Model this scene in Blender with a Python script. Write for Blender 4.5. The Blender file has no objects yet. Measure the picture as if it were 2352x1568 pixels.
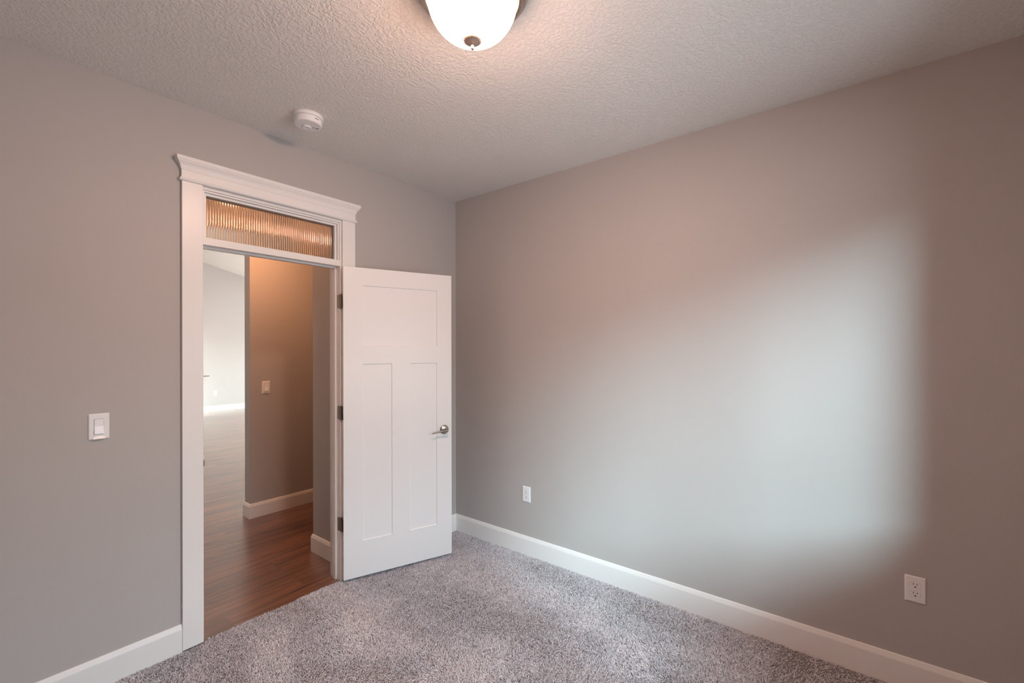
import bpy, bmesh, math, random
import numpy as np
from mathutils import Matrix, Vector

scene = bpy.context.scene
COL = scene.collection
PI = math.pi

# ------------------------------------------------------------------ camera
cam_data = bpy.data.cameras.new("camera")
cam = bpy.data.objects.new("camera", cam_data)
COL.objects.link(cam)
CAM = Vector((-2.64248, -2.68365, 1.49667))
YAW = math.radians(51.76456)
ROLL = math.radians(-0.10866)
cam.matrix_world = (Matrix.Translation(CAM) @ Matrix.Rotation(-YAW, 4, 'Z') @ Matrix.Rotation(PI / 2, 4, 'X')
                    @ Matrix.Rotation(ROLL, 4, 'Z'))
cam_data.sensor_fit = 'HORIZONTAL'
cam_data.sensor_width = 36.0
cam_data.lens = 36.0 * 1022.075 / 2352.0
cam_data.shift_y = 20.343 / 2352.0
cam_data.clip_start = 0.05
scene.camera = cam

# ------------------------------------------------------------------ colour management
scene.view_settings.view_transform = 'Standard'
scene.view_settings.look = 'None'
scene.view_settings.gamma = 1.0
scene.view_settings.exposure = 1.0
scene.view_settings.use_curve_mapping = False
scene.cycles.use_denoising = True
scene.cycles.max_bounces = 10
scene.cycles.diffuse_bounces = 6
scene.cycles.glossy_bounces = 4
scene.cycles.transmission_bounces = 8
scene.cycles.transparent_max_bounces = 16
scene.cycles.caustics_reflective = False
scene.cycles.caustics_refractive = False
scene.cycles.sample_clamp_indirect = 6.0

# ------------------------------------------------------------------ sky (overcast daylight above a dim tree line)
SKY_STRENGTH = 27.0
world = bpy.data.worlds.new("overcast_sky")
scene.world = world
world.use_nodes = True
wt = world.node_tree
wt.nodes.clear()
w_out = wt.nodes.new("ShaderNodeOutputWorld")
w_bg = wt.nodes.new("ShaderNodeBackground")
w_tc = wt.nodes.new("ShaderNodeTexCoord")
w_sep = wt.nodes.new("ShaderNodeSeparateXYZ")
w_ramp = wt.nodes.new("ShaderNodeValToRGB")
w_map = wt.nodes.new("ShaderNodeMapRange")
w_map.inputs['From Min'].default_value = -1.0
w_map.inputs['From Max'].default_value = 1.0
wt.links.new(w_tc.outputs['Generated'], w_sep.inputs[0])
wt.links.new(w_sep.outputs['Z'], w_map.inputs['Value'])
wt.links.new(w_map.outputs[0], w_ramp.inputs['Fac'])
els = w_ramp.color_ramp.elements
els[0].position = 0.0
els[0].color = (0.36, 0.37, 0.39, 1)
els[1].position = 1.0
els[1].color = (0.70, 0.89, 1.0, 1)
for p, c in ((0.485, (0.33, 0.34, 0.36, 1)), (0.57, (0.12, 0.14, 0.12, 1)), (0.63, (0.74, 0.91, 1.0, 1))):
    e = els.new(p)
    e.color = c
w_bg.inputs['Strength'].default_value = SKY_STRENGTH
wt.links.new(w_ramp.outputs[0], w_bg.inputs['Color'])
wt.links.new(w_bg.outputs[0], w_out.inputs['Surface'])

# the hidden sun: a broad soft glow through thin cloud, coming in through the bedroom window
SUN_AZ, SUN_EL = math.radians(42.0), math.radians(23.5)
sun_d = bpy.data.lights.new("cloud_veiled_sun", 'SUN')
sun_d.energy = 19.0
sun_d.color = (0.70, 0.94, 1.0)
sun_d.angle = math.radians(23.0)
sun = bpy.data.objects.new("cloud_veiled_sun", sun_d)
COL.objects.link(sun)
sun.location = (-6, -9, 6)
sun.rotation_euler = Vector((math.sin(SUN_AZ) * math.cos(SUN_EL), math.cos(SUN_AZ) * math.cos(SUN_EL), -math.sin(SUN_EL))
                            ).to_track_quat('-Z', 'Y').to_euler()

# lamp strengths used by the light builders further down
ROOM_LAMP = (1.0, 0.60, 0.43)
ROOM_LAMP_E = 44.5
HALL_LAMP = (1.0, 0.45, 0.21)
HALL_LAMP_E = 56.0


def window_portal(name, loc, rot, sx, sy):
    """Sky-sampling portal lying in a real window opening."""
    d = bpy.data.lights.new(name, 'AREA')
    d.shape = 'RECTANGLE'
    d.size = sx
    d.size_y = sy
    d.cycles.is_portal = True
    o = bpy.data.objects.new(name, d)
    o.location = loc
    o.rotation_euler = rot
    COL.objects.link(o)


# ------------------------------------------------------------------ dimensions
H = 2.743
RW, RD = 3.50, 3.26            # bedroom size along x and y
DT = 0.124                     # door wall thickness
WZ = -0.010                    # wood floor level (carpet tips are at 0)
JL, JR = -1.821, -1.053        # inner faces of the door jambs
HEAD = 2.049                   # underside of the transom bar
TB = 2.087                     # top of the transom bar
TH = 2.335                     # underside of the top jamb
OY0, OY1 = 1.640, 1.752        # hall wall facing the door
FARY = 10.12
RWX0, RWX1, RWZ0, RWZ1 = -2.05, -0.37, 0.83, 2.42     # window behind the camera
SWX0, SWX1 = 3.40, 4.85          # unseen great-room window, added to brighten the far wall
GWY0, GWY1, GWZ0, GWZ1 = 2.0, 9.95, 0.06, 2.70     # great-room window in its east wall


# ------------------------------------------------------------------ mesh helpers
class MB:
    def __init__(self):
        self.bm = bmesh.new()

    def box(self, x0, x1, y0, y1, z0, z1, bevel=0.0, seg=2):
        vs = [self.bm.verts.new(p) for p in ((x0, y0, z0), (x1, y0, z0), (x1, y1, z0), (x0, y1, z0),
                                             (x0, y0, z1), (x1, y0, z1), (x1, y1, z1), (x0, y1, z1))]
        fs = [self.bm.faces.new([vs[i] for i in f]) for f in
              ((3, 2, 1, 0), (4, 5, 6, 7), (0, 1, 5, 4), (1, 2, 6, 5), (2, 3, 7, 6), (3, 0, 4, 7))]
        if bevel > 0:
            es = list({e for f in fs for e in f.edges})
            bmesh.ops.bevel(self.bm, geom=es, offset=bevel, segments=seg, profile=0.5, affect='EDGES')
        return self

    def prism(self, pts, fn, a0, a1):
        """pts: closed 2-D outline; fn(u, v, a) -> xyz; extruded from a0 to a1."""
        A = [self.bm.verts.new(fn(u, v, a0)) for u, v in pts]
        B = [self.bm.verts.new(fn(u, v, a1)) for u, v in pts]
        n = len(pts)
        for i in range(n):
            self.bm.faces.new((A[i], A[(i + 1) % n], B[(i + 1) % n], B[i]))
        self.bm.faces.new(A[::-1])
        self.bm.faces.new(B)
        return self

    def loft(self, rings, cap=True):
        R = [[self.bm.verts.new(p) for p in ring] for ring in rings]
        n = len(rings[0])
        for a, b in zip(R[:-1], R[1:]):
            for i in range(n):
                self.bm.faces.new((a[i], a[(i + 1) % n], b[(i + 1) % n], b[i]))
        if cap:
            self.bm.faces.new(R[0][::-1])
            self.bm.faces.new(R[-1])
        return self

    def lathe(self, prof, n=64, M=None):
        """prof: (r, z) pairs; revolved about local z, then moved by M."""
        M = M or Matrix.Identity(4)
        prev = None
        for r, z in prof:
            if r < 1e-6:
                cur = [self.bm.verts.new(M @ Vector((0, 0, z)))]
            else:
                cur = [self.bm.verts.new(M @ Vector((r * math.cos(2 * PI * i / n), r * math.sin(2 * PI * i / n), z)))
                       for i in range(n)]
            if prev is not None:
                for i in range(n):
                    j = (i + 1) % n
                    if len(prev) == 1 and len(cur) == 1:
                        break
                    if len(prev) == 1:
                        self.bm.faces.new((prev[0], cur[j], cur[i]))
                    elif len(cur) == 1:
                        self.bm.faces.new((prev[i], prev[j], cur[0]))
                    else:
                        self.bm.faces.new((prev[i], prev[j], cur[j], cur[i]))
            prev = cur
        return self

    def cyl(self, p0, p1, r, n=20, r1=None):
        p0, p1 = Vector(p0), Vector(p1)
        q = (p1 - p0).to_track_quat('Z', 'Y').to_matrix().to_4x4()
        L = (p1 - p0).length
        return self.lathe([(0, 0), (r, 0), (r1 if r1 is not None else r, L), (0, L)], n, Matrix.Translation(p0) @ q)

    def xform(self, M):
        bmesh.ops.transform(self.bm, matrix=M, verts=self.bm.verts)
        return self

    def build(self, name, mat, parent=None, smooth=None, at=None):
        """at: world/parent-space origin for the object; geometry is given in the parent's space."""
        bmesh.ops.recalc_face_normals(self.bm, faces=self.bm.faces)
        if at is not None:
            bmesh.ops.translate(self.bm, vec=-Vector(at), verts=self.bm.verts)
        me = bpy.data.meshes.new(name)
        if smooth is not None:
            for f in self.bm.faces:
                f.smooth = True
            for e in self.bm.edges:
                if len(e.link_faces) == 2 and e.calc_face_angle(0.0) > smooth:
                    e.smooth = False
        self.bm.to_mesh(me)
        self.bm.free()
        me.materials.append(mat)
        o = bpy.data.objects.new(name, me)
        COL.objects.link(o)
        if at is not None:
            o.location = at
        if parent is not None:
            o.parent = parent
        return o


def tag(o, label, cat, group=None, kind=None):
    o['label'] = label
    o['category'] = cat
    if group:
        o['group'] = group
    if kind:
        o['kind'] = kind
    return o


def struct(o, label, cat):
    return tag(o, label, cat, kind='structure')


def thing(name, loc, rz=0.0):
    o = bpy.data.objects.new(name, None)
    o.empty_display_size = 0.05
    o.location = loc
    o.rotation_euler = (0, 0, rz)
    COL.objects.link(o)
    return o


def copy_tree(o, parent=None):
    c = o.copy()
    COL.objects.link(c)
    if parent is not None:
        c.parent = parent
    for ch in list(o.children):
        copy_tree(ch, c)
    return c


# ------------------------------------------------------------------ materials
def lin(r, g, b):
    f = lambda c: (c / 255 / 12.92) if c / 255 <= 0.04045 else ((c / 255 + 0.055) / 1.055) ** 2.4
    return (f(r), f(g), f(b), 1.0)


def material(name, color, rough=0.5, metal=0.0, spec=0.5):
    m = bpy.data.materials.new(name)
    m.use_nodes = True
    b = m.node_tree.nodes['Principled BSDF']
    b.inputs['Base Color'].default_value = color
    b.inputs['Roughness'].default_value = rough
    b.inputs['Metallic'].default_value = metal
    b.inputs['Specular IOR Level'].default_value = spec
    return m, m.node_tree, b


def noise(nt, vec, scale, detail=2.0, rough=0.5, dist=0.0):
    n = nt.nodes.new("ShaderNodeTexNoise")
    n.inputs['Scale'].default_value = scale
    n.inputs['Detail'].default_value = detail
    n.inputs['Roughness'].default_value = rough
    n.inputs['Distortion'].default_value = dist
    nt.links.new(vec, n.inputs['Vector'])
    return n


def bump(nt, bsdf, height, strength, distance):
    b = nt.nodes.new("ShaderNodeBump")
    b.inputs['Strength'].default_value = strength
    b.inputs['Distance'].default_value = distance
    nt.links.new(height, b.inputs['Height'])
    nt.links.new(b.outputs[0], bsdf.inputs['Normal'])
    return b


def geo_pos(nt):
    return nt.nodes.new("ShaderNodeNewGeometry").outputs['Position']


def textured_paint(name, color, rough, scale, strength, dist, spec=0.3, knock=False):
    m, nt, b = material(name, color, rough, spec=spec)
    pos = geo_pos(nt)
    n1 = noise(nt, pos, scale, 3.0, 0.55, 0.6)
    h = n1.outputs['Fac']
    if knock:
        r = nt.nodes.new("ShaderNodeValToRGB")
        r.color_ramp.elements[0].position = 0.44
        r.color_ramp.elements[1].position = 0.60
        nt.links.new(h, r.inputs['Fac'])
        h = r.outputs['Color']
    # faint roller variation in the paint
    n2 = noise(nt, pos, 3.0, 2.0)
    mix = nt.nodes.new("ShaderNodeMixRGB")
    mix.inputs[1].default_value = tuple(c * 0.975 for c in color[:3]) + (1,)
    mix.inputs[2].default_value = tuple(min(1, c * 1.025) for c in color[:3]) + (1,)
    nt.links.new(n2.outputs['Fac'], mix.inputs[0])
    nt.links.new(mix.outputs[0], b.inputs['Base Color'])
    bump(nt, b, h, strength, dist)
    return m


WALL = lin(184, 180, 178)
m_wall = textured_paint("greige_wall_paint", WALL, 0.55, 130.0, 0.10, 0.002)
m_ceiling = textured_paint("textured_ceiling_paint", lin(234, 232, 229), 0.8, 62.0, 0.60, 0.003, 0.2, True)
m_white_ceiling = textured_paint("smooth_ceiling_paint", lin(235, 235, 230), 0.8, 70.0, 0.08, 0.002, 0.2)
m_trim = material("white_trim_enamel", lin(236, 235, 234), 0.32, spec=0.45)[0]
m_door = material("white_door_enamel", lin(236, 236, 237), 0.30, spec=0.5)[0]
m_plastic = material("white_plastic", lin(238, 238, 240), 0.35, spec=0.5)[0]
m_plastic_hi = material("glare_white_plastic", lin(246, 246, 250), 0.28, spec=0.5)[0]  # lightened plastic, imitates window glare on the switch rocker and lip
m_dark = material("dark_slot", lin(28, 24, 24), 0.7)[0]
m_grey_print_shade = material("grey_print_and_shade", lin(110, 104, 106), 0.6)[0]
m_gap = material("fine_gap_line", lin(176, 170, 170), 0.6)[0]


def brushed_metal(name, color, rough):
    m, nt, b = material(name, color, rough, metal=1.0)
    pos = geo_pos(nt)
    n = noise(nt, pos, 260.0, 2.0)
    mr = nt.nodes.new("ShaderNodeMapRange")
    mr.inputs['To Min'].default_value = rough - 0.05
    mr.inputs['To Max'].default_value = rough + 0.07
    nt.links.new(n.outputs['Fac'], mr.inputs['Value'])
    nt.links.new(mr.outputs[0], b.inputs['Roughness'])
    return m


m_nickel = brushed_metal("satin_nickel", lin(186, 176, 168), 0.26)
m_finial = material("satin_finial_metal", lin(190, 168, 156), 0.45, metal=0.45)[0]
m_hinge = brushed_metal("satin_nickel_hinge", lin(150, 138, 130), 0.34)


def emitter(name, color, strength, rim=0.06):
    """Frosted bowl with its bulbs near the bottom: brightest at the bottom, dimmer up at the rim."""
    m = bpy.data.materials.new(name)
    m.use_nodes = True
    nt = m.node_tree
    nt.nodes.clear()
    out = nt.nodes.new("ShaderNodeOutputMaterial")
    em = nt.nodes.new("ShaderNodeEmission")
    em.inputs['Color'].default_value = (*color, 1)
    tc = nt.nodes.new("ShaderNodeTexCoord")
    sp = nt.nodes.new("ShaderNodeSeparateXYZ")
    mr = nt.nodes.new("ShaderNodeMapRange")
    mr.interpolation_type = 'SMOOTHSTEP'
    mr.inputs['From Min'].default_value = -0.085
    mr.inputs['From Max'].default_value = -0.182
    mr.inputs['To Min'].default_value = strength * rim
    mr.inputs['To Max'].default_value = strength * 2.7
    nt.links.new(tc.outputs['Object'], sp.inputs[0])
    nt.links.new(sp.outputs['Z'], mr.inputs['Value'])
    nt.links.new(mr.outputs[0], em.inputs['Strength'])
    nt.links.new(em.outputs[0], out.inputs[0])
    return m


m_glow_room = emitter("lit_frosted_glass", ROOM_LAMP, ROOM_LAMP_E)
m_glow_hall = emitter("lit_frosted_glass_hall", HALL_LAMP, HALL_LAMP_E, 0.5)


def window_glass(name, tint):
    m = bpy.data.materials.new(name)
    m.use_nodes = True
    nt = m.node_tree
    nt.nodes.clear()
    out = nt.nodes.new("ShaderNodeOutputMaterial")
    tr = nt.nodes.new("ShaderNodeBsdfTransparent")
    tr.inputs[0].default_value = tint
    gl = nt.nodes.new("ShaderNodeBsdfGlossy")
    gl.inputs['Roughness'].default_value = 0.02
    fr = nt.nodes.new("ShaderNodeFresnel")
    fr.inputs[0].default_value = 1.3
    mx = nt.nodes.new("ShaderNodeMixShader")
    nt.links.new(fr.outputs[0], mx.inputs[0])
    nt.links.new(tr.outputs[0], mx.inputs[1])
    nt.links.new(gl.outputs[0], mx.inputs[2])
    nt.links.new(mx.outputs[0], out.inputs[0])
    return m


m_glass = window_glass("tinted_window_glass", (0.865, 0.845, 0.805, 1))  # warm tint added to trim and colour the great-room daylight
m_glass_dim = window_glass("dimming_window_glass", (0.445, 0.460, 0.465, 1))  # grey tint added only to dim the daylight entering the bedroom


def reeded_glass():
    m, nt, b = material("reeded_glass", (0.80, 0.77, 0.73, 1), 0.07)
    b.inputs['Transmission Weight'].default_value = 1.0
    b.inputs['IOR'].default_value = 1.45
    return m


m_reeded = reeded_glass()


def wood_planks():
    m, nt, b = material("dark_wood_planks", (0.2, 0.1, 0.06, 1), 0.26, spec=0.7)
    b.inputs['Coat Weight'].default_value = 0.9
    b.inputs['Coat Roughness'].default_value = 0.24
    b.inputs['Coat IOR'].default_value = 1.55
    pos = geo_pos(nt)
    br = nt.nodes.new("ShaderNodeTexBrick")
    br.offset = 0.37
    br.inputs['Scale'].default_value = 1.0
    br.inputs['Brick Width'].default_value = 1.22
    br.inputs['Row Height'].default_value = 0.152
    br.inputs['Mortar Size'].default_value = 0.0012
    br.inputs['Mortar Smooth'].default_value = 0.2
    br.inputs['Bias'].default_value = 0.0
    br.inputs['Color1'].default_value = (0.0, 0.0, 0.0, 1)
    br.inputs['Color2'].default_value = (1.0, 1.0, 1.0, 1)
    br.inputs['Mortar'].default_value = (0.5, 0.5, 0.5, 1)
    nt.links.new(pos, br.inputs['Vector'])
    # per-plank offset of the grain
    mul = nt.nodes.new("ShaderNodeVectorMath")
    mul.operation = 'MULTIPLY'
    mul.inputs[1].default_value = (1.1, 15.0, 1.0)
    nt.links.new(pos, mul.inputs[0])
    sc = nt.nodes.new("ShaderNodeVectorMath")
    sc.operation = 'SCALE'
    sc.inputs['Scale'].default_value = 7.0
    nt.links.new(br.outputs['Color'], sc.inputs[0])
    add = nt.nodes.new("ShaderNodeVectorMath")
    nt.links.new(mul.outputs[0], add.inputs[0])
    nt.links.new(sc.outputs[0], add.inputs[1])
    g1 = noise(nt, add.outputs[0], 1.5, 5.0, 0.60, 0.9)
    g2 = noise(nt, add.outputs[0], 7.0, 3.0, 0.6, 0.2)
    ramp = nt.nodes.new("ShaderNodeValToRGB")
    el = ramp.color_ramp.elements
    el[0].position = 0.27
    el[0].color = (0.030, 0.013, 0.008, 1)
    el[1].position = 0.72
    el[1].color = (0.275, 0.105, 0.052, 1)
    e = el.new(0.42)
    e.color = (0.125, 0.044, 0.022, 1)
    nt.links.new(g1.outputs['Fac'], ramp.inputs['Fac'])
    mx = nt.nodes.new("ShaderNodeMixRGB")
    mx.blend_type = 'MULTIPLY'
    mx.inputs[0].default_value = 0.5
    nt.links.new(ramp.outputs[0], mx.inputs[1])
    mr = nt.nodes.new("ShaderNodeMapRange")
    mr.inputs['From Min'].default_value = 0.3
    mr.inputs['From Max'].default_value = 0.7
    mr.inputs['To Min'].default_value = 0.55
    mr.inputs['To Max'].default_value = 1.15
    nt.links.new(g2.outputs['Fac'], mr.inputs['Value'])
    nt.links.new(mr.outputs[0], mx.inputs[2])
    hsv = nt.nodes.new("ShaderNodeHueSaturation")
    mv = nt.nodes.new("ShaderNodeMapRange")
    mv.inputs['To Min'].default_value = 0.78
    mv.inputs['To Max'].default_value = 1.15
    nt.links.new(br.outputs['Color'], mv.inputs['Value'])
    nt.links.new(mv.outputs[0], hsv.inputs['Value'])
    nt.links.new(mx.outputs[0], hsv.inputs['Color'])
    seam = nt.nodes.new("ShaderNodeMixRGB")
    seam.inputs[2].default_value = (0.06, 0.025, 0.014, 1)
    nt.links.new(br.outputs['Fac'], seam.inputs[0])
    nt.links.new(hsv.outputs[0], seam.inputs[1])
    nt.links.new(seam.outputs[0], b.inputs['Base Color'])
    rr = nt.nodes.new("ShaderNodeMapRange")
    rr.inputs['To Min'].default_value = 0.30
    rr.inputs['To Max'].default_value = 0.42
    nt.links.new(g2.outputs['Fac'], rr.inputs['Value'])
    nt.links.new(rr.outputs[0], b.inputs['Roughness'])
    bump(nt, b, g2.outputs['Fac'], 0.05, 0.001)
    return m


m_wood = wood_planks()


def carpet_backing():
    m, nt, b = material("carpet_backing", lin(96, 86, 86), 1.0, spec=0.0)
    n = noise(nt, geo_pos(nt), 400.0, 2.0)
    r = nt.nodes.new("ShaderNodeValToRGB")
    r.color_ramp.elements[0].color = lin(105, 98, 100)
    r.color_ramp.elements[1].color = lin(160, 152, 154)
    nt.links.new(n.outputs['Fac'], r.inputs['Fac'])
    nt.links.new(r.outputs[0], b.inputs['Base Color'])
    return m


m_backing = carpet_backing()


def carpet_yarn():
    m, nt, b = material("frieze_yarn", lin(170, 160, 162), 0.95, spec=0.1)
    hi = nt.nodes.new("ShaderNodeHairInfo")
    r = nt.nodes.new("ShaderNodeValToRGB")
    el = r.color_ramp.elements
    el[0].position = 0.0
    el[0].color = lin(144, 138, 142)
    el[1].position = 1.0
    el[1].color = lin(246, 243, 247)
    e = el.new(0.35)
    e.color = lin(203, 199, 204)
    e = el.new(0.7)
    e.color = lin(228, 223, 227)
    nt.links.new(hi.outputs['Random'], r.inputs['Fac'])
    nt.links.new(r.outputs[0], b.inputs['Base Color'])
    b.inputs['Sheen Weight'].default_value = 0.15
    b.inputs['Sheen Roughness'].default_value = 0.5
    return m


m_yarn = carpet_yarn()
m_siding = material("exterior_soffit", lin(200, 198, 192), 0.7)[0]

# ------------------------------------------------------------------ room shell
# bedroom floor (carpet pad and backing; the pile stands on it)
struct(MB().box(-RW, 0, -RD, 0.012, -0.10, -0.011).build("floor", m_backing),
       "grey carpeted bedroom floor under the pile", "floor")
struct(MB().box(-4.6, 2.31, 0.0125, OY0, -0.10, WZ).box(-4.6, 5.0, OY0, FARY, -0.10, WZ).build("floor_hall", m_wood),
       "dark reddish wood plank floor seen through the open doorway", "floor")
struct(MB().box(-RW - 0.12, 0.12, -RD - 0.15, DT, H, H + 0.12).build("ceiling", m_ceiling),
       "textured off-white ceiling above the carpeted bedroom", "ceiling")

w = MB()                                            # door wall, with the doorway and transom opening cut out
w.box(-RW - 0.12, JL - 0.02, 0, DT, -0.10, H)
w.box(JR + 0.02, 0.12, 0, DT, -0.10, H)
w.box(JL - 0.02, JR + 0.02, 0, DT, TH + 0.02, H)
struct(w.build("wall_left", m_wall), "greige wall with the white doorway and transom", "wall")
struct(MB().box(0, 0.12, -RD - 0.15, 0, -0.10, H).build("wall_right", m_wall),
       "long bare greige wall on the right washed by daylight", "wall")
struct(MB().box(-RW - 0.12, -RW, -RD - 0.15, 0, -0.10, H).build("wall_side", m_wall),
       "greige bedroom wall left of the camera", "wall")
w = MB()
w.box(-RW, RWX0, -RD - 0.15, -RD, -0.10, H)
w.box(RWX1, 0, -RD - 0.15, -RD, -0.10, H)
w.box(RWX0, RWX1, -RD - 0.15, -RD, -0.10, RWZ0)
w.box(RWX0, RWX1, -RD - 0.15, -RD, RWZ1, H)
struct(w.build("wall_rear", m_wall), "greige bedroom wall behind the camera with the daylight window", "wall")
struct(MB().box(-RW - 0.6, 0.6, -RD - 0.75, -RD - 0.151, 2.50, 2.62).build("trim_eave", m_siding),
       "roof overhang outside the bedroom window", "eave")

# hall and great room
struct(MB().box(-0.940, -0.826, DT, 0.565, -0.10, H).build("wall_hall_return", m_wall),
       "short brown-lit wall stub just right beyond the doorway", "wall")
w = MB()
w.box(-0.960, SWX0, OY0, OY1, -0.10, H)
w.box(SWX1, 5.0, OY0, OY1, -0.10, H)
w.box(SWX0, SWX1, OY0, OY1, -0.10, GWZ0)
w.box(SWX0, SWX1, OY0, OY1, GWZ1, H)
struct(w.build("wall_hall", m_wall),
       "hall wall facing the doorway, glowing orange under lamp light", "wall")
struct(MB().box(2.2, 2.31, DT, OY0, -0.10, H).build("wall_hall_end", m_wall), "end wall of the hall", "wall")
struct(MB().box(0.12, 2.31, 0.0125, DT, -0.10, H).build("wall_hall_side", m_wall), "near side wall of the hall", "wall")
struct(MB().box(-2.12, -2.00, DT, OY0, -0.10, H).build("wall_hall_west", m_wall), "west end wall of the hall", "wall")
struct(MB().box(-4.72, -2.00, OY0, OY1, -0.10, H).box(-2.00, -0.96, OY0, OY1, 2.56, H).build("wall_south", m_wall),
       "great-room wall left of and above the hall opening", "wall")
struct(MB().box(-4.72, 2.31, DT, OY1, H, H + 0.12).build("ceiling_hall", m_ceiling),
       "white ceiling of the hall", "ceiling")
SL = 0.246
RIDGE = -0.6
zr = 3.672 + SL * (1.307 - RIDGE)
zv = lambda x: zr - SL * abs(x - RIDGE)
yz = lambda u, v, a: (u, a, v)
struct(MB().prism([(-4.72, H), (5.12, H), (5.12, zv(5.12)), (RIDGE, zr), (-4.72, zv(-4.72))], yz, OY0, OY1)
       .build("wall_gable", m_wall), "gable above the hall ceiling", "wall")
struct(MB().prism([(-4.72, -0.1), (5.12, -0.1), (5.12, zv(5.12)), (RIDGE, zr), (-4.72, zv(-4.72))], yz, FARY, FARY + 0.12)
       .build("wall_far", m_wall), "bright far wall of the great room under the sloped ceiling", "wall")
struct(MB().prism([(-4.72, zv(-4.72)), (RIDGE, zr), (5.12, zv(5.12)), (5.12, zv(5.12) + .12), (RIDGE, zr + .12),
                   (-4.72, zv(-4.72) + .12)], yz, OY0, FARY + 0.12).build("ceiling_vault", m_white_ceiling),
       "bright white vaulted ceiling seen at top left of the doorway", "ceiling")
w = MB()
w.box(5.0, 5.12, OY1, GWY0, -0.1, zv(5.0))
w.box(5.0, 5.12, GWY1, FARY, -0.1, zv(5.0))
w.box(5.0, 5.12, GWY0, GWY1, -0.1, GWZ0)
w.box(5.0, 5.12, GWY0, GWY1, GWZ1, zv(5.0))
struct(w.build("wall_east", m_wall), "east wall of the great room with large windows", "wall")
struct(MB().box(-4.72, -4.6, OY1, FARY, -0.1, zv(-4.6)).build("wall_west", m_wall), "west wall of the great room", "wall")

# ------------------------------------------------------------------ windows
def frame_rect(mb, axis, a0, a1, z0, z1, d0, d1, t):
    def bx(p0, p1, q0, q1):
        if axis == 'x':
            mb.box(p0, p1, d0, d1, q0, q1, 0.002)
        else:
            mb.box(d0, d1, p0, p1, q0, q1, 0.002)
    bx(a0, a1, z0, z0 + t)
    bx(a0, a1, z1 - t, z1)
    bx(a0, a0 + t, z0 + t, z1 - t)
    bx(a1 - t, a1, z0 + t, z1 - t)
    return bx


win = MB()
bx = frame_rect(win, 'x', RWX0, RWX1, RWZ0, RWZ1, -RD - 0.13, -RD - 0.07, 0.045)
mid = (RWX0 + RWX1) / 2
bx(mid - 0.025, mid + 0.025, RWZ0 + 0.045, RWZ1 - 0.045)
wo = struct(win.build("window_2", m_trim), "white bedroom window behind the camera", "window")
MB().box(RWX0 + .045, RWX1 - .045, -RD - 0.102, -RD - 0.098, RWZ0 + .045, RWZ1 - .045).build("window_pane", m_glass_dim, wo)
window_portal("window_daylight", ((RWX0 + RWX1) / 2, -RD - 0.145, (RWZ0 + RWZ1) / 2), (PI / 2, 0, 0),
              RWX1 - RWX0, RWZ1 - RWZ0)

for nm, wx, lab in (("window_3", 5.06, "wide white great-room window in the east wall"),):
    win = MB()
    bx = frame_rect(win, 'y', GWY0, GWY1, GWZ0, GWZ1, wx - 0.03, wx + 0.03, 0.05)
    for k in (1, 2):
        yy = GWY0 + (GWY1 - GWY0) * k / 3
        bx(yy - 0.03, yy + 0.03, GWZ0 + 0.05, GWZ1 - 0.05)
    wo = struct(win.build(nm, m_trim), lab, "window")
    MB().box(wx - .002, wx + .002, GWY0 + .05, GWY1 - .05, GWZ0 + .05, GWZ1 - .05).build("window_pane", m_glass, wo)
    sg = -1 if wx < 0 else 1
    window_portal("great_room_daylight", (wx + sg * 0.055, (GWY0 + GWY1) / 2, (GWZ0 + GWZ1) / 2), (PI / 2, 0, sg * PI / 2),
                  GWY1 - GWY0, GWZ1 - GWZ0)

win = MB()  # extra window out of view, put in to light the far wall
bx = frame_rect(win, 'x', SWX0, SWX1, GWZ0, GWZ1, OY0 + 0.03, OY0 + 0.09, 0.05)
bx((SWX0 + SWX1) / 2 - 0.03, (SWX0 + SWX1) / 2 + 0.03, GWZ0 + 0.05, GWZ1 - 0.05)
wo = struct(win.build("window_added", m_trim), "unseen great-room window added in the south wall for more daylight", "window")
MB().box(SWX0 + .05, SWX1 - .05, OY0 + .058, OY0 + .062, GWZ0 + .05, GWZ1 - .05).build("window_pane", m_glass, wo)
window_portal("great_room_daylight", ((SWX0 + SWX1) / 2, OY0 + 0.005, (GWZ0 + GWZ1) / 2), (PI / 2, 0, 0), SWX1 - SWX0, GWZ1 - GWZ0)

# ------------------------------------------------------------------ baseboards
BB = [(0, -0.02), (0.013, -0.02), (0.013, 0.103), (0.0125, 0.108), (0.008, 0.122), (0.006, 0.128), (0.003, 0.130), (0, 0.130)]


def bb_y0(mb, x0, x1, y, s, dz=0.0, m0=0.0, m1=0.0):
    """baseboard along x on the face y; s=-1 projects to -y. m0/m1: mitre growth at the ends."""
    A = [mb.bm.verts.new((x0 - m0 * u, y + s * u, v + dz)) for u, v in BB]
    B = [mb.bm.verts.new((x1 + m1 * u, y + s * u, v + dz)) for u, v in BB]
    _join(mb, A, B)


def bb_x0(mb, y0, y1, x, s, dz=0.0, m0=0.0, m1=0.0):
    A = [mb.bm.verts.new((x + s * u, y0 - m0 * u, v + dz)) for u, v in BB]
    B = [mb.bm.verts.new((x + s * u, y1 + m1 * u, v + dz)) for u, v in BB]
    _join(mb, A, B)


def _join(mb, A, B):
    n = len(A)
    for i in range(n):
        mb.bm.faces.new((A[i], A[(i + 1) % n], B[(i + 1) % n], B[i]))
    mb.bm.faces.new(A[::-1])
    mb.bm.faces.new(B)


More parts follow.
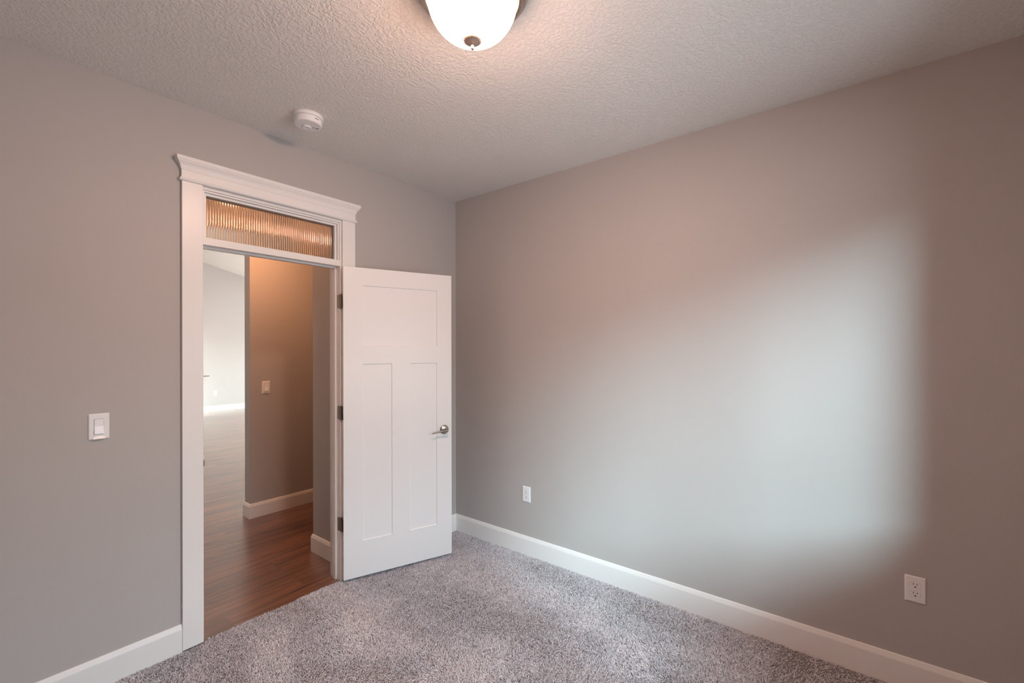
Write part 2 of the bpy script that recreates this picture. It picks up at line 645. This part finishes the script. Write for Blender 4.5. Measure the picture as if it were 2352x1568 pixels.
CL, CR = -1.917, -0.952        # outer edges of the door casing
mb = MB(); bb_y0(mb, -RW, CL, 0, -1, m0=-1)
struct(mb.build("baseboard_left", m_trim), "white baseboard left of the doorway", "baseboard")
mb = MB(); bb_y0(mb, CR, 0, 0, -1, m1=-1)
struct(mb.build("baseboard_corner", m_trim), "white baseboard behind the open door by the corner", "baseboard")
mb = MB(); bb_x0(mb, -RD, 0, 0, -1, m0=-1, m1=-1)
struct(mb.build("baseboard_right", m_trim), "white baseboard along the long right wall", "baseboard")
mb = MB(); bb_x0(mb, -RD, 0, -RW, 1, m0=-1, m1=-1)
struct(mb.build("baseboard_side", m_trim), "white baseboard on the wall left of the camera", "baseboard")
mb = MB(); bb_y0(mb, -RW, 0, -RD, 1, m0=-1, m1=-1)
struct(mb.build("baseboard_rear", m_trim), "white baseboard under the window behind the camera", "baseboard")
mb = MB()
bb_y0(mb, -0.960, 2.2, OY0, -1, WZ, m0=1)
bb_x0(mb, OY0, OY1, -0.960, -1, WZ, m0=1, m1=1)
struct(mb.build("baseboard_hall", m_trim), "white baseboard under the orange-lit hall wall, wrapping its end", "baseboard")
mb = MB()
bb_x0(mb, DT, 0.565, -0.940, -1, WZ, m1=1)
bb_y0(mb, -0.940, -0.826, 0.565, 1, WZ, m0=1, m1=1)
struct(mb.build("baseboard_stub", m_trim), "short white baseboard on the wall stub just inside the hall", "baseboard")
mb = MB(); bb_y0(mb, -4.6, 5.0, FARY, -1, WZ)
struct(mb.build("baseboard_far", m_trim), "bright white baseboard along the far great-room wall", "baseboard")

# ------------------------------------------------------------------ door frame, casing and crown
trim = thing("trim_1", (-1.437, 0, 0))
struct(trim, "white door casing with crown head and transom around the doorway", "door frame")


def tb(name, mb, mat=None, smooth=None):
    mb.xform(Matrix.Translation((1.437, 0, 0)))
    return mb.build(name, mat or m_trim, trim, smooth)


tb("side_casing", MB().box(CL, -1.827, -0.018, -0.0002, 0.0, 2.349, 0.0015))
tb("side_casing", MB().box(-1.043, CR, -0.018, -0.0002, 0.0, 2.349, 0.0015))
# head: bead fillet, frieze board, cove crown, cap
he = MB()
def head_ring(x0, x1, p, z):
    """rectangle ring (in plan) with projection p from the wall and side overhang."""
    return [(x0, 0.0, z), (x0, -p, z), (x1, -p, z), (x1, 0.0, z)]
prof = [(0.0225, 2.349), (0.0275, 2.352), (0.0295, 2.357), (0.0275, 2.362), (0.0225, 2.365), (0.0225, 2.368), (0.0195, 2.370),
        (0.0195, 2.405), (0.0225, 2.406), (0.0225, 2.412), (0.0245, 2.416), (0.0265, 2.423), (0.030, 2.430), (0.035, 2.437),
        (0.040, 2.442), (0.040, 2.447), (0.044, 2.448), (0.044, 2.466)]
he.loft([head_ring(CL - (p - 0.018), CR + (p - 0.018), p, z) for p, z in prof])
tb("head_casing", he)
# jambs and transom bar
tb("side_jamb", MB().box(JL - 0.0195, JL, 0.0, DT, -0.010, TH + 0.0195, 0.001))
tb("side_jamb", MB().box(JR, JR + 0.0195, 0.0, DT, -0.010, TH + 0.0195, 0.001))
tb("head_jamb", MB().box(JL, JR, 0.0, DT, TH, TH + 0.0195, 0.001))
tb("transom_bar", MB().box(JL, JR, 0.0, DT, HEAD, TB, 0.001))
st = MB()
st.box(JL, JL + 0.011, 0.043, 0.078, WZ, HEAD, 0.0015)
st.box(JR - 0.011, JR, 0.043, 0.078, WZ, HEAD, 0.0015)
st.box(JL + 0.011, JR - 0.011, 0.043, 0.078, HEAD - 0.011, HEAD, 0.0015)
tb("door_stop", st)
# hall-side casing
hc = MB()
hc.box(CL, -1.827, DT + .0002, DT + 0.018, WZ, 2.42, 0.0015)
hc.box(CL, -0.9535, DT + .0002, DT + 0.018, TH + 0.006, 2.42, 0.0015)
tb("hall_casing", hc)
# strike plate with its curved lip on the latch side
sp = MB()
sp.box(JL - 0.0002, JL + 0.0016, -0.001, 0.036, 0.898, 0.955, 0.0006)
pts = [(-0.001 - 0.0085 * math.cos(t), 0.9265 + 0.0275 * math.sin(t)) for t in [PI * (-0.5 + i / 12) for i in range(13)]]
sp.prism(pts, lambda u, v, a: (a, u, v), JL - 0.0040, JL + 0.0016)
tb("strike_plate", sp, m_hinge)['label'] = "dark satin nickel strike plate"

# transom window: stops, beads and the reeded pane
win = MB()
def tri_frame(d, w0, y0, y1):
    win.box(JL + d, JL + d + w0, y0, y1, TB, TH - d, 0.001)
    win.box(JR - d - w0, JR - d, y0, y1, TB, TH - d, 0.001)
    win.box(JL + d + w0, JR - d - w0, y0, y1, TH - d - w0, TH - d, 0.001)
tri_frame(0.0, 0.0095, 0.010, 0.050)
tri_frame(0.0095, 0.0125, 0.026, 0.050)
tri_frame(0.0, 0.020, 0.062, 0.090)
win.box(JL, JR, 0.026, 0.050, TB, TB + 0.006)
win.box(JL, JR, 0.062, 0.090, TB, TB + 0.012)
wo = struct(win.build("window_1", m_trim), "narrow reeded glass transom above the open doorway", "window")
px0, px1 = JL + 0.006, JR - 0.006
pitch = 0.0127
nr = int((px1 - px0) / pitch)
pane = MB()
pz0, pz1 = TB + 0.001, TH - 0.006
front = []
for i in range(nr):
    for k in range(10):
        t = k / 10
        front.append((px0 + (i + t) * (px1 - px0) / nr, 0.0555 - 0.0020 * math.sin(PI * t)))
front.append((px1, 0.0555))
outline = front + [(px1, 0.0600), (px0, 0.0600)]
pane.prism(outline, lambda u, v, a: (u, v, a), pz0, pz1)
pane.build("glass_pane", m_reeded, wo, smooth=math.radians(50))

# ------------------------------------------------------------------ open bedroom door
DW, DH, DTH = 0.754, 2.030, 0.035
DOOR_A = math.radians(-20.4)
door = thing("door_1", (-1.0610, -0.0520, 0.0125), DOOR_A)     # local x: hinge edge -> latch edge, local -y: face to the room
struct(door, "white three-panel interior door standing open against the wall", "door")
STILE = 0.124
panels = [(STILE, DW - 0.112, 1.517, 1.914), (STILE - 0.002, 0.316, 0.232, 1.396), (0.441, DW - 0.114, 0.232, 1.396)]


def door_leaf():
    mb = MB()
    bm = mb.bm
    xs = sorted({0.0, DW} | {p[0] for p in panels} | {p[1] for p in panels})
    zs = sorted({0.0, DH} | {p[2] for p in panels} | {p[3] for p in panels})
    for y, side in ((0.0, 1), (DTH, -1)):
        V = {}
        for x in xs:
            for z in zs:
                V[x, z] = bm.verts.new((x, y, z))
        inside = []
        for x0, x1 in zip(xs[:-1], xs[1:]):
            for z0, z1 in zip(zs[:-1], zs[1:]):
                cx, cz = (x0 + x1) / 2, (z0 + z1) / 2
                hit = [i for i, p in enumerate(panels) if p[0] < cx < p[1] and p[2] < cz < p[3]]
                if hit:
                    continue
                bm.faces.new((V[x0, z0], V[x1, z0], V[x1, z1], V[x0, z1]))
        for p in panels:
            xa = [x for x in xs if p[0] <= x <= p[1]]
            za = [z for z in zs if p[2] <= z <= p[3]]
            loop = [V[x, p[2]] for x in xa] + [V[p[1], z] for z in za[1:]] + [V[x, p[3]] for x in xa[-2::-1]] + \
                   [V[p[0], z] for z in za[-2:0:-1]]
            for ins, dep in ((0.0016, 0.0058), (0.0038, 0.0064)):
                inner = []
                for v in loop:
                    fx = p[0] + ins if abs(v.co.x - p[0]) < 0.006 else p[1] - ins if abs(v.co.x - p[1]) < 0.006 else v.co.x
                    fz = p[2] + ins if abs(v.co.z - p[2]) < 0.006 else p[3] - ins if abs(v.co.z - p[3]) < 0.006 else v.co.z
                    inner.append(bm.verts.new((fx, y + side * dep, fz)))
                for i in range(len(loop)):
                    j = (i + 1) % len(loop)
                    bm.faces.new((loop[i], loop[j], inner[j], inner[i]))
                loop = inner
            bm.faces.new(loop)
    # rim
    def rim(getpt, vals):
        for a, b in zip(vals[:-1], vals[1:]):
            q = [getpt(a, 0.0), getpt(b, 0.0), getpt(b, DTH), getpt(a, DTH)]
            bm.faces.new([bm.verts.new(c) for c in q])
    rim(lambda x, y: (x, y, 0.0), xs)
    rim(lambda x, y: (x, y, DH), xs)
    rim(lambda z, y: (0.0, y, z), zs)
    rim(lambda z, y: (DW, y, z), zs)
    bmesh.ops.remove_doubles(bm, verts=bm.verts, dist=0.0002)
    return mb


door_leaf().build("door_leaf", m_door, door)
# hinges: leaf on the door edge, knuckle beside it
for zc in (1.8195 - 0.0125, 1.0905 - 0.0125, 0.361 - 0.0125):
    hg = MB()
    kx, ky = -0.0065, 0.0430                        # pin, behind the door's outer face
    hg.cyl((kx, ky, zc - 0.0445), (kx, ky, zc + 0.0445), 0.0062, 16)
    for q in (-0.0267, -0.0089, 0.0089, 0.0267):
        hg.cyl((kx, ky, zc + q - 0.0006), (kx, ky, zc + q + 0.0006), 0.0066, 16)
    hg.lathe([(0, 0.0445), (0.005, 0.0445), (0.0035, 0.0485), (0, 0.0495)], 16, Matrix.Translation((kx, ky, zc)))
    hg.box(-0.0012, 0.0006, 0.006, 0.040, zc - 0.0445, zc + 0.0445, 0.0004)
    hg.build("hinge", m_hinge, door, smooth=0.6)
# jamb leaves belong to the frame
for zc in (1.8195, 1.0905, 0.361):
    jl = MB()
    pts = []
    for (cx_, cz_, a0) in ((0.031 - 0.007, zc + 0.0445 - 0.007, 0), (0.006, zc + 0.0445, None), (0.006, zc - 0.0445, None),
                           (0.031 - 0.007, zc - 0.0445 + 0.007, -90)):
        if a0 is None:
            pts.append((cx_ - 0.006, cz_))
        else:
            rng = range(0, 91, 15)
            pts += [(cx_ + 0.007 * math.cos(math.radians(a0 + a)), cz_ + 0.007 * math.sin(math.radians(a0 + a))) for a in rng]
    jl.prism(pts, lambda u, v, a: (a, u, v), JR - 0.0016, JR + 0.0002)
    for dz in (-0.030, 0.0, 0.030):
        jl.cyl((JR - 0.0015, 0.012 if dz else 0.021, zc + dz), (JR - 0.0024, 0.012 if dz else 0.021, zc + dz), 0.0036, 14)
    tb("hinge_leaf", jl, m_hinge, 0.6)
# lever handles on both faces and the latch bolt
HX, HZ = 0.696, 0.9105
for s, y0 in ((-1, 0.0), (1, DTH)):
    h = MB()
    M = Matrix.Translation((HX, y0, HZ)) @ Matrix.Rotation(PI / 2 if s < 0 else -PI / 2, 4, 'X')
    h.lathe([(0, 0), (0.0330, 0), (0.0335, 0.003), (0.0318, 0.0062), (0.026, 0.0095), (0.019, 0.0118), (0.0145, 0.0130), (0, 0.0130)], 40, M)
    ro = h.build("handle_rosette", m_nickel, door, smooth=0.7)
    h = MB()
    h.cyl((HX, y0 + s * 0.012, HZ), (HX, y0 + s * 0.050, HZ), 0.0105, 24, 0.0095)
    rings = []
    for i in range(13):
        t = i / 12
        x = HX + 0.012 - 0.118 * t
        z = HZ - 0.001 - 0.012 * t * t
        hw = 0.0068 - 0.0022 * t
        th = 0.0065 - 0.0020 * t
        yc = y0 + s * (0.047 - 0.006 * math.sin(PI * t * 0.5) * t)
        rings.append([(x, yc + th * math.cos(a), z + hw * math.sin(a)) for a in [2 * PI * k / 14 for k in range(14)]])
    h.loft(rings)
    h.build("lever_handle", m_hinge, door, smooth=0.8)
la = MB()
la.box(DW - 0.0006, DW + 0.0012, 0.005, 0.030, HZ - 0.028, HZ + 0.028, 0.0004)
la.prism([(0.010, 0.0), (0.025, 0.0), (0.025, 0.011), (0.020, 0.011)], lambda u, v, a: (DW + v, u, a), HZ - 0.008, HZ + 0.008)
la.build("latch_bolt", m_hinge, door)

# ------------------------------------------------------------------ far great-room door, edge-on behind the casing
fd = thing("door_2", (1.205, FARY - 0.03, 0.0))
struct(fd, "far great-room door standing open edge-on, only its dark lever showing", "door")
dv = Vector((0.955 - 1.205, 9.30 - (FARY - 0.03), 0)).normalized()
nv = Vector((-dv.y, dv.x, 0))                                      # towards +x (the visible side)
if nv.x < 0:
    nv = -nv
M = Matrix(((dv.x, nv.x, 0, 0), (dv.y, nv.y, 0, 0), (0, 0, 1, 0), (0, 0, 0, 1)))
MB().box(0.0, 0.80, -0.045, 0.0, 0.0, 2.03, 0.001).xform(M).build("door_leaf", m_door, fd)
lv = MB()
lv.cyl((0.735, 0.0, 0.907), (0.735, 0.010, 0.907), 0.028, 24)
lv.cyl((0.735, 0.010, 0.907), (0.735, 0.050, 0.902), 0.011, 16)
lv.cyl((0.735, 0.050, 0.907), (0.690, 0.180, 0.910), 0.016, 16, 0.012)
lv.xform(M).build("lever_handle", m_hinge, fd, smooth=0.7)

# ------------------------------------------------------------------ ceiling lights
def ceiling_light(loc, glow, label, size=1.0):
    t = thing("ceiling_light", loc)
    t.scale = (size, size, size)
    tag(t, label, "ceiling light")
    p = MB()
    p.lathe([(0, 0), (0.190, 0), (0.1955, -0.004), (0.1965, -0.010), (0.1945, -0.016), (0.188, -0.0185), (0.1855, -0.021),
             (0.1865, -0.025), (0.1845, -0.030), (0.178, -0.0325), (0.175, -0.0345), (0.1755, -0.0385), (0.172, -0.0425),
             (0.1645, -0.0445), (0.1610, -0.0440), (0.1595, -0.0400), (0.1595, -0.030), (0, -0.030)], 128)
    p.build("pan", m_nickel, t, smooth=0.9)
    b = MB()
    pr = [(0.1560 * math.cos(a) ** 0.98, -0.036 - 0.144 * math.sin(a)) for a in [PI / 2 * i / 40 for i in range(40)]]
    pr.append((0.0, -0.180))
    b.lathe(pr, 96)
    b.build("glass_bowl", glow, t, smooth=1.2)
    f = MB()
    f.lathe([(0, -0.1770), (0.0300, -0.1775), (0.0325, -0.1797), (0.0318, -0.1824), (0.0260, -0.1866), (0.0160, -0.1900), (0.0075, -0.1915),
             (0.0052, -0.1930), (0.0047, -0.1990), (0.0050, -0.2040), (0.0062, -0.2060), (0.0066, -0.2085), (0.0058, -0.2112),
             (0.0032, -0.2130), (0, -0.2134)], 48)
    f.build("finial", m_finial, t, smooth=0.9)
    return t


ceiling_light((-1.523, -1.631, H), m_glow_room, "lit round nickel-rimmed bowl light on the bedroom ceiling")
ceiling_light((-1.03, 1.08, H), m_glow_hall, "lit bowl light on the hall ceiling, smeared by the reeded transom glass", 0.60)

# ------------------------------------------------------------------ smoke detector
sd = thing("smoke_detector", (-1.453, -0.368, H))
tag(sd, "round white smoke detector on the ceiling above the doorway", "smoke detector")
b = MB()
b.lathe([(0, 0), (0.0735, 0), (0.0750, -0.002), (0.0752, -0.0060), (0.0738, -0.0075), (0.0738, -0.0088), (0.0748, -0.0100),
         (0.0748, -0.0150), (0.0735, -0.0170), (0.0690, -0.0176), (0, -0.0176)], 72)
b.build("base_ring", m_plastic, sd, smooth=0.5)
b = MB()
b.lathe([(0, -0.0170), (0.0640, -0.0170), (0.0640, -0.0205), (0.0680, -0.0212), (0.0690, -0.0225), (0.0688, -0.0300), (0.0680, -0.0420),
         (0.0672, -0.0465), (0.0650, -0.0492), (0.0610, -0.0504), (0.0560, -0.0508), (0, -0.0508)], 72)
b.build("housing", m_plastic, sd, smooth=0.5)
b = MB()
b.lathe([(0, -0.0506), (0.0195, -0.0506), (0.0215, -0.0525), (0.0218, -0.0560), (0.0200, -0.0582), (0.0150, -0.0565), (0, -0.0560)], 48,
        Matrix.Translation((0.000, 0.014, 0)))
b.build("test_button", m_plastic, sd, smooth=0.6)
RA = math.atan2(-0.785, 0.62)
def _add(dst, bx_, M_):
    src = MB()
    src.box(*bx_, 0.0003)
    src.xform(M_)
    tmp = bpy.data.meshes.new("tmp")
    src.bm.to_mesh(tmp)
    src.bm.free()
    dst.bm.from_mesh(tmp)
    bpy.data.meshes.remove(tmp)
b = MB()
_add(b, (-0.0050, 0.0050, -0.0030, 0.0030, -0.0513, -0.0500), Matrix.Translation((0.029, -0.003, 0)) @ Matrix.Rotation(RA, 4, 'Z'))
_add(b, (-0.0075, 0.0075, -0.0045, 0.0045, -0.0513, -0.0500), Matrix.Translation((0.046, -0.008, 0)) @ Matrix.Rotation(RA, 4, 'Z'))
b.build("indicator_window", m_grey_print_shade, sd)
b = MB()
for k in range(2):
    _add(b, (0.0640, 0.0694, -0.0048, 0.0048, -0.0330 - 0.004 * (k > 9), -0.0285), Matrix.Rotation(math.radians(-84 + 10 * k), 4, 'Z'))
b.build("side_vent", m_grey_print_shade, sd)

# ------------------------------------------------------------------ wall plates (local: plate in xz, facing -y)
def plate_mesh(w, h):
    m = MB()
    rings = []
    for ins, d in ((0.0, 0.0), (0.0, 0.0025), (0.0015, 0.0042), (0.0040, 0.0054)):
        rings.append([(-w / 2 + ins, -d, -h / 2 + ins), (w / 2 - ins, -d, -h / 2 + ins), (w / 2 - ins, -d, h / 2 - ins), (-w / 2 + ins, -d, h / 2 - ins)])
    m.loft(rings)
    return m


def screw(z, parent, x=0.0):
    s = MB()
    M = Matrix.Translation((x, -0.0054, z)) @ Matrix.Rotation(PI / 2, 4, 'X')
    s.lathe([(0, 0), (0.0034, 0), (0.0030, 0.0008), (0, 0.0011)], 18, M)
    s.box(x - 0.0028, x + 0.0028, -0.0068, -0.0062, z - 0.0004, z + 0.0004)
    return s.build("screw", m_plastic, parent, smooth=0.8)


def light_switch(loc, rz, label, lit=False):
    t = thing("light_switch", loc, rz)
    tag(t, label, "light switch", "rocker light switches")
    p = plate_mesh(0.070, 0.114)
    p.build("plate", m_plastic, t)
    f = MB()                                                    # grey sheet painted in as the shade round the rocker
    f.box(-0.0168, 0.0168, -0.0056, -0.0050, -0.0338, 0.0338)
    f.build("rocker_gap_shade", m_grey_print_shade, t)
    r = MB()
    # tilted rocker: pushed in at the top, proud at the bottom
    prof = [(-0.0050, 0.0328), (-0.0084, 0.0328), (-0.0072, 0.0010), (-0.0074, 0.0), (-0.0128, -0.0318), (-0.0122, -0.0328), (-0.0050, -0.0328)]
    r.prism(prof, lambda u, v, a: (a, u, v), -0.0158, 0.0158)
    r.build("rocker", m_plastic_hi, t)
    screw(0.0485, t)
    screw(-0.0485, t)
    return t


sw = light_switch((-2.2235, 0.0, 1.161), 0.0, "white rocker light switch on the bedroom wall left of the doorway")
lip = MB()                                                       # made-up half-round lip imitating a highlight by the lower screw
arc = [(0.0215 * math.cos(t_), -0.0550 + 0.0125 * math.sin(t_)) for t_ in [PI * i / 20 for i in range(21)]]
lip.loft([[(u, -0.0050, v) for u, v in arc], [(u, -0.0056, v) for u, v in arc],
          [(u * 0.97, -0.0056 - 0.0062 * (1 - (v + 0.0550) / 0.0125), v) for u, v in arc]])
lip.build("highlight_lip", m_plastic_hi, sw)
light_switch((-0.8235, OY0, 1.161), 0.0, "light switch on the orange-lit hall wall seen through the doorway")


def power_outlet(loc, rz, label, detail=True):
    t = thing("power_outlet", loc, rz)
    tag(t, label, "outlet", "white duplex wall outlets")
    plate_mesh(0.070, 0.114).build("plate", m_plastic, t)
    for zc in (0.0195, -0.0195):
        r = MB()
        pts = []
        R = 0.0172
        for a in range(0, 360, 10):
            x, z = R * math.cos(math.radians(a)), R * math.sin(math.radians(a))
            pts.append((x, max(-0.0142, min(0.0142, z)) + zc))
        g = MB()
        g.prism([((u) * 1.035, zc + (v - zc) * 1.035) for u, v in pts], lambda u, v, a: (u, a, v), -0.0057, -0.0050)
        g.build("receptacle_gap", m_gap, t)
        r.prism(pts, lambda u, v, a: (u, a, v), -0.0068, -0.0050)
        ro = r.build("receptacle", m_plastic, t)
        s = MB()
        s.box(-0.0072, -0.0052, -0.0071, -0.0064, zc + 0.0005, zc + 0.0092)
        s.box(0.0052, 0.0072, -0.0071, -0.0064, zc + 0.0012, zc + 0.0085)
        gp = [(0.0030 * math.cos(a), zc - 0.0078 + 0.0030 * math.sin(a)) for a in [PI * i / 8 for i in range(9)]]
        gp += [(-0.0030, zc - 0.0098), (0.0030, zc - 0.0098)]
        s.prism(gp, lambda u, v, a: (u, a, v), -0.0071, -0.0064)
        s.build("slots", m_dark, ro)
    screw(0.0, t)
    return t


power_outlet((0.0, -0.736, 0.437), -PI / 2, "white wall outlet on the right wall nearer the corner")
power_outlet((0.0, -2.864, 0.440), -PI / 2, "white wall outlet at the right end of the right wall")
power_outlet((1.530, FARY, 0.436), 0.0, "tiny white outlet on the bright far wall through the doorway")

# ------------------------------------------------------------------ carpet pile
def carpet_pile():
    rs = np.random.default_rng(7)
    N = 760000
    x = rs.uniform(-RW + 0.015, -0.012, N)
    y = rs.uniform(-RD + 0.015, 0.004, N)
    # threshold strip only between the jambs, elsewhere stop at the baseboards / casing
    keep = (y < -0.014) | ((x > JL + 0.003) & (x < JR - 0.003))
    # the strip behind and left of the camera gets a thinner pile
    keep &= (rs.random(N) < 0.35) | ((x > -2.25) & (y > -2.35))
    x, y = x[keep], y[keep]
    n = len(x)
    # pile lay: smooth random field of lean directions
    def field(seed, freqs):
        r = np.random.default_rng(seed)
        f = np.zeros(n)
        for fr in freqs:
            for _ in range(5):
                a = r.uniform(0, 2 * np.pi)
                f += np.sin((x * np.cos(a) + y * np.sin(a)) * fr * 2 * np.pi * r.uniform(0.7, 1.3) + r.uniform(0, 2 * np.pi)) / fr ** 0.45
        return f / f.std()
    # vacuum strokes run along the room (y), about 0.3 m apart, with wandering edges and footprints
    wob = field(3, (0.6, 1.3))
    stroke = np.tanh(2.2 * np.sin(2 * np.pi * (x / 0.62 + 0.16 * wob)))
    ly = 0.95 * stroke + 0.55 * field(2, (1.6, 3.5, 7.0))
    lx = 0.60 * field(1, (1.6, 3.5, 7.0))
    L = rs.uniform(0.0095, 0.0145, n)
    ang = rs.uniform(0, 2 * np.pi, n)
    mag = rs.uniform(0.25, 1.0, n)
    hx = mag * np.cos(ang) + 0.66 * lx
    hy = mag * np.sin(ang) + 0.72 * ly
    hm = np.sqrt(hx ** 2 + hy ** 2) + 1e-6
    tilt = np.clip(0.25 + hm * 0.62, 0.3, 1.12)
    ux, uy = hx / hm, hy / hm
    # second bend for the frizzy yarn tips
    a2 = np.arctan2(uy, ux) + rs.normal(0, 1.1, n)
    pts = np.zeros((n, 4, 3), np.float32)
    z0 = -0.0125
    pts[:, 0] = np.stack([x, y, np.full(n, z0)], 1)
    ts = (0.25, 0.70, 1.05)
    px, py, pz = x.copy(), y.copy(), np.full(n, z0)
    for k in range(1, 4):
        t = tilt * ts[k - 1] * 1.25
        aa = np.arctan2(uy, ux) if k < 3 else a2
        seg = L / 3
        px = px + seg * np.sin(t) * np.cos(aa)
        py = py + seg * np.sin(t) * np.sin(aa)
        pz = pz + seg * np.cos(t)
        pts[:, k] = np.stack([px, py, pz], 1)
    c = bpy.data.hair_curves.new("carpet_pile")
    c.add_curves([4] * n)
    c.points.foreach_set("position", pts.reshape(-1))
    rad = np.tile(np.array([0.00090, 0.00100, 0.00100, 0.00062], np.float32), n)
    ra = c.attributes.get("radius") or c.attributes.new("radius", 'FLOAT', 'POINT')
    ra.data.foreach_set("value", rad)
    c.materials.append(m_yarn)
    o = bpy.data.objects.new("carpet_pile", c)
    COL.objects.link(o)
    tag(o, "soft mottled grey carpet pile covering the bedroom floor", "carpet", kind='stuff')


carpet_pile()
bpy.context.view_layer.update()
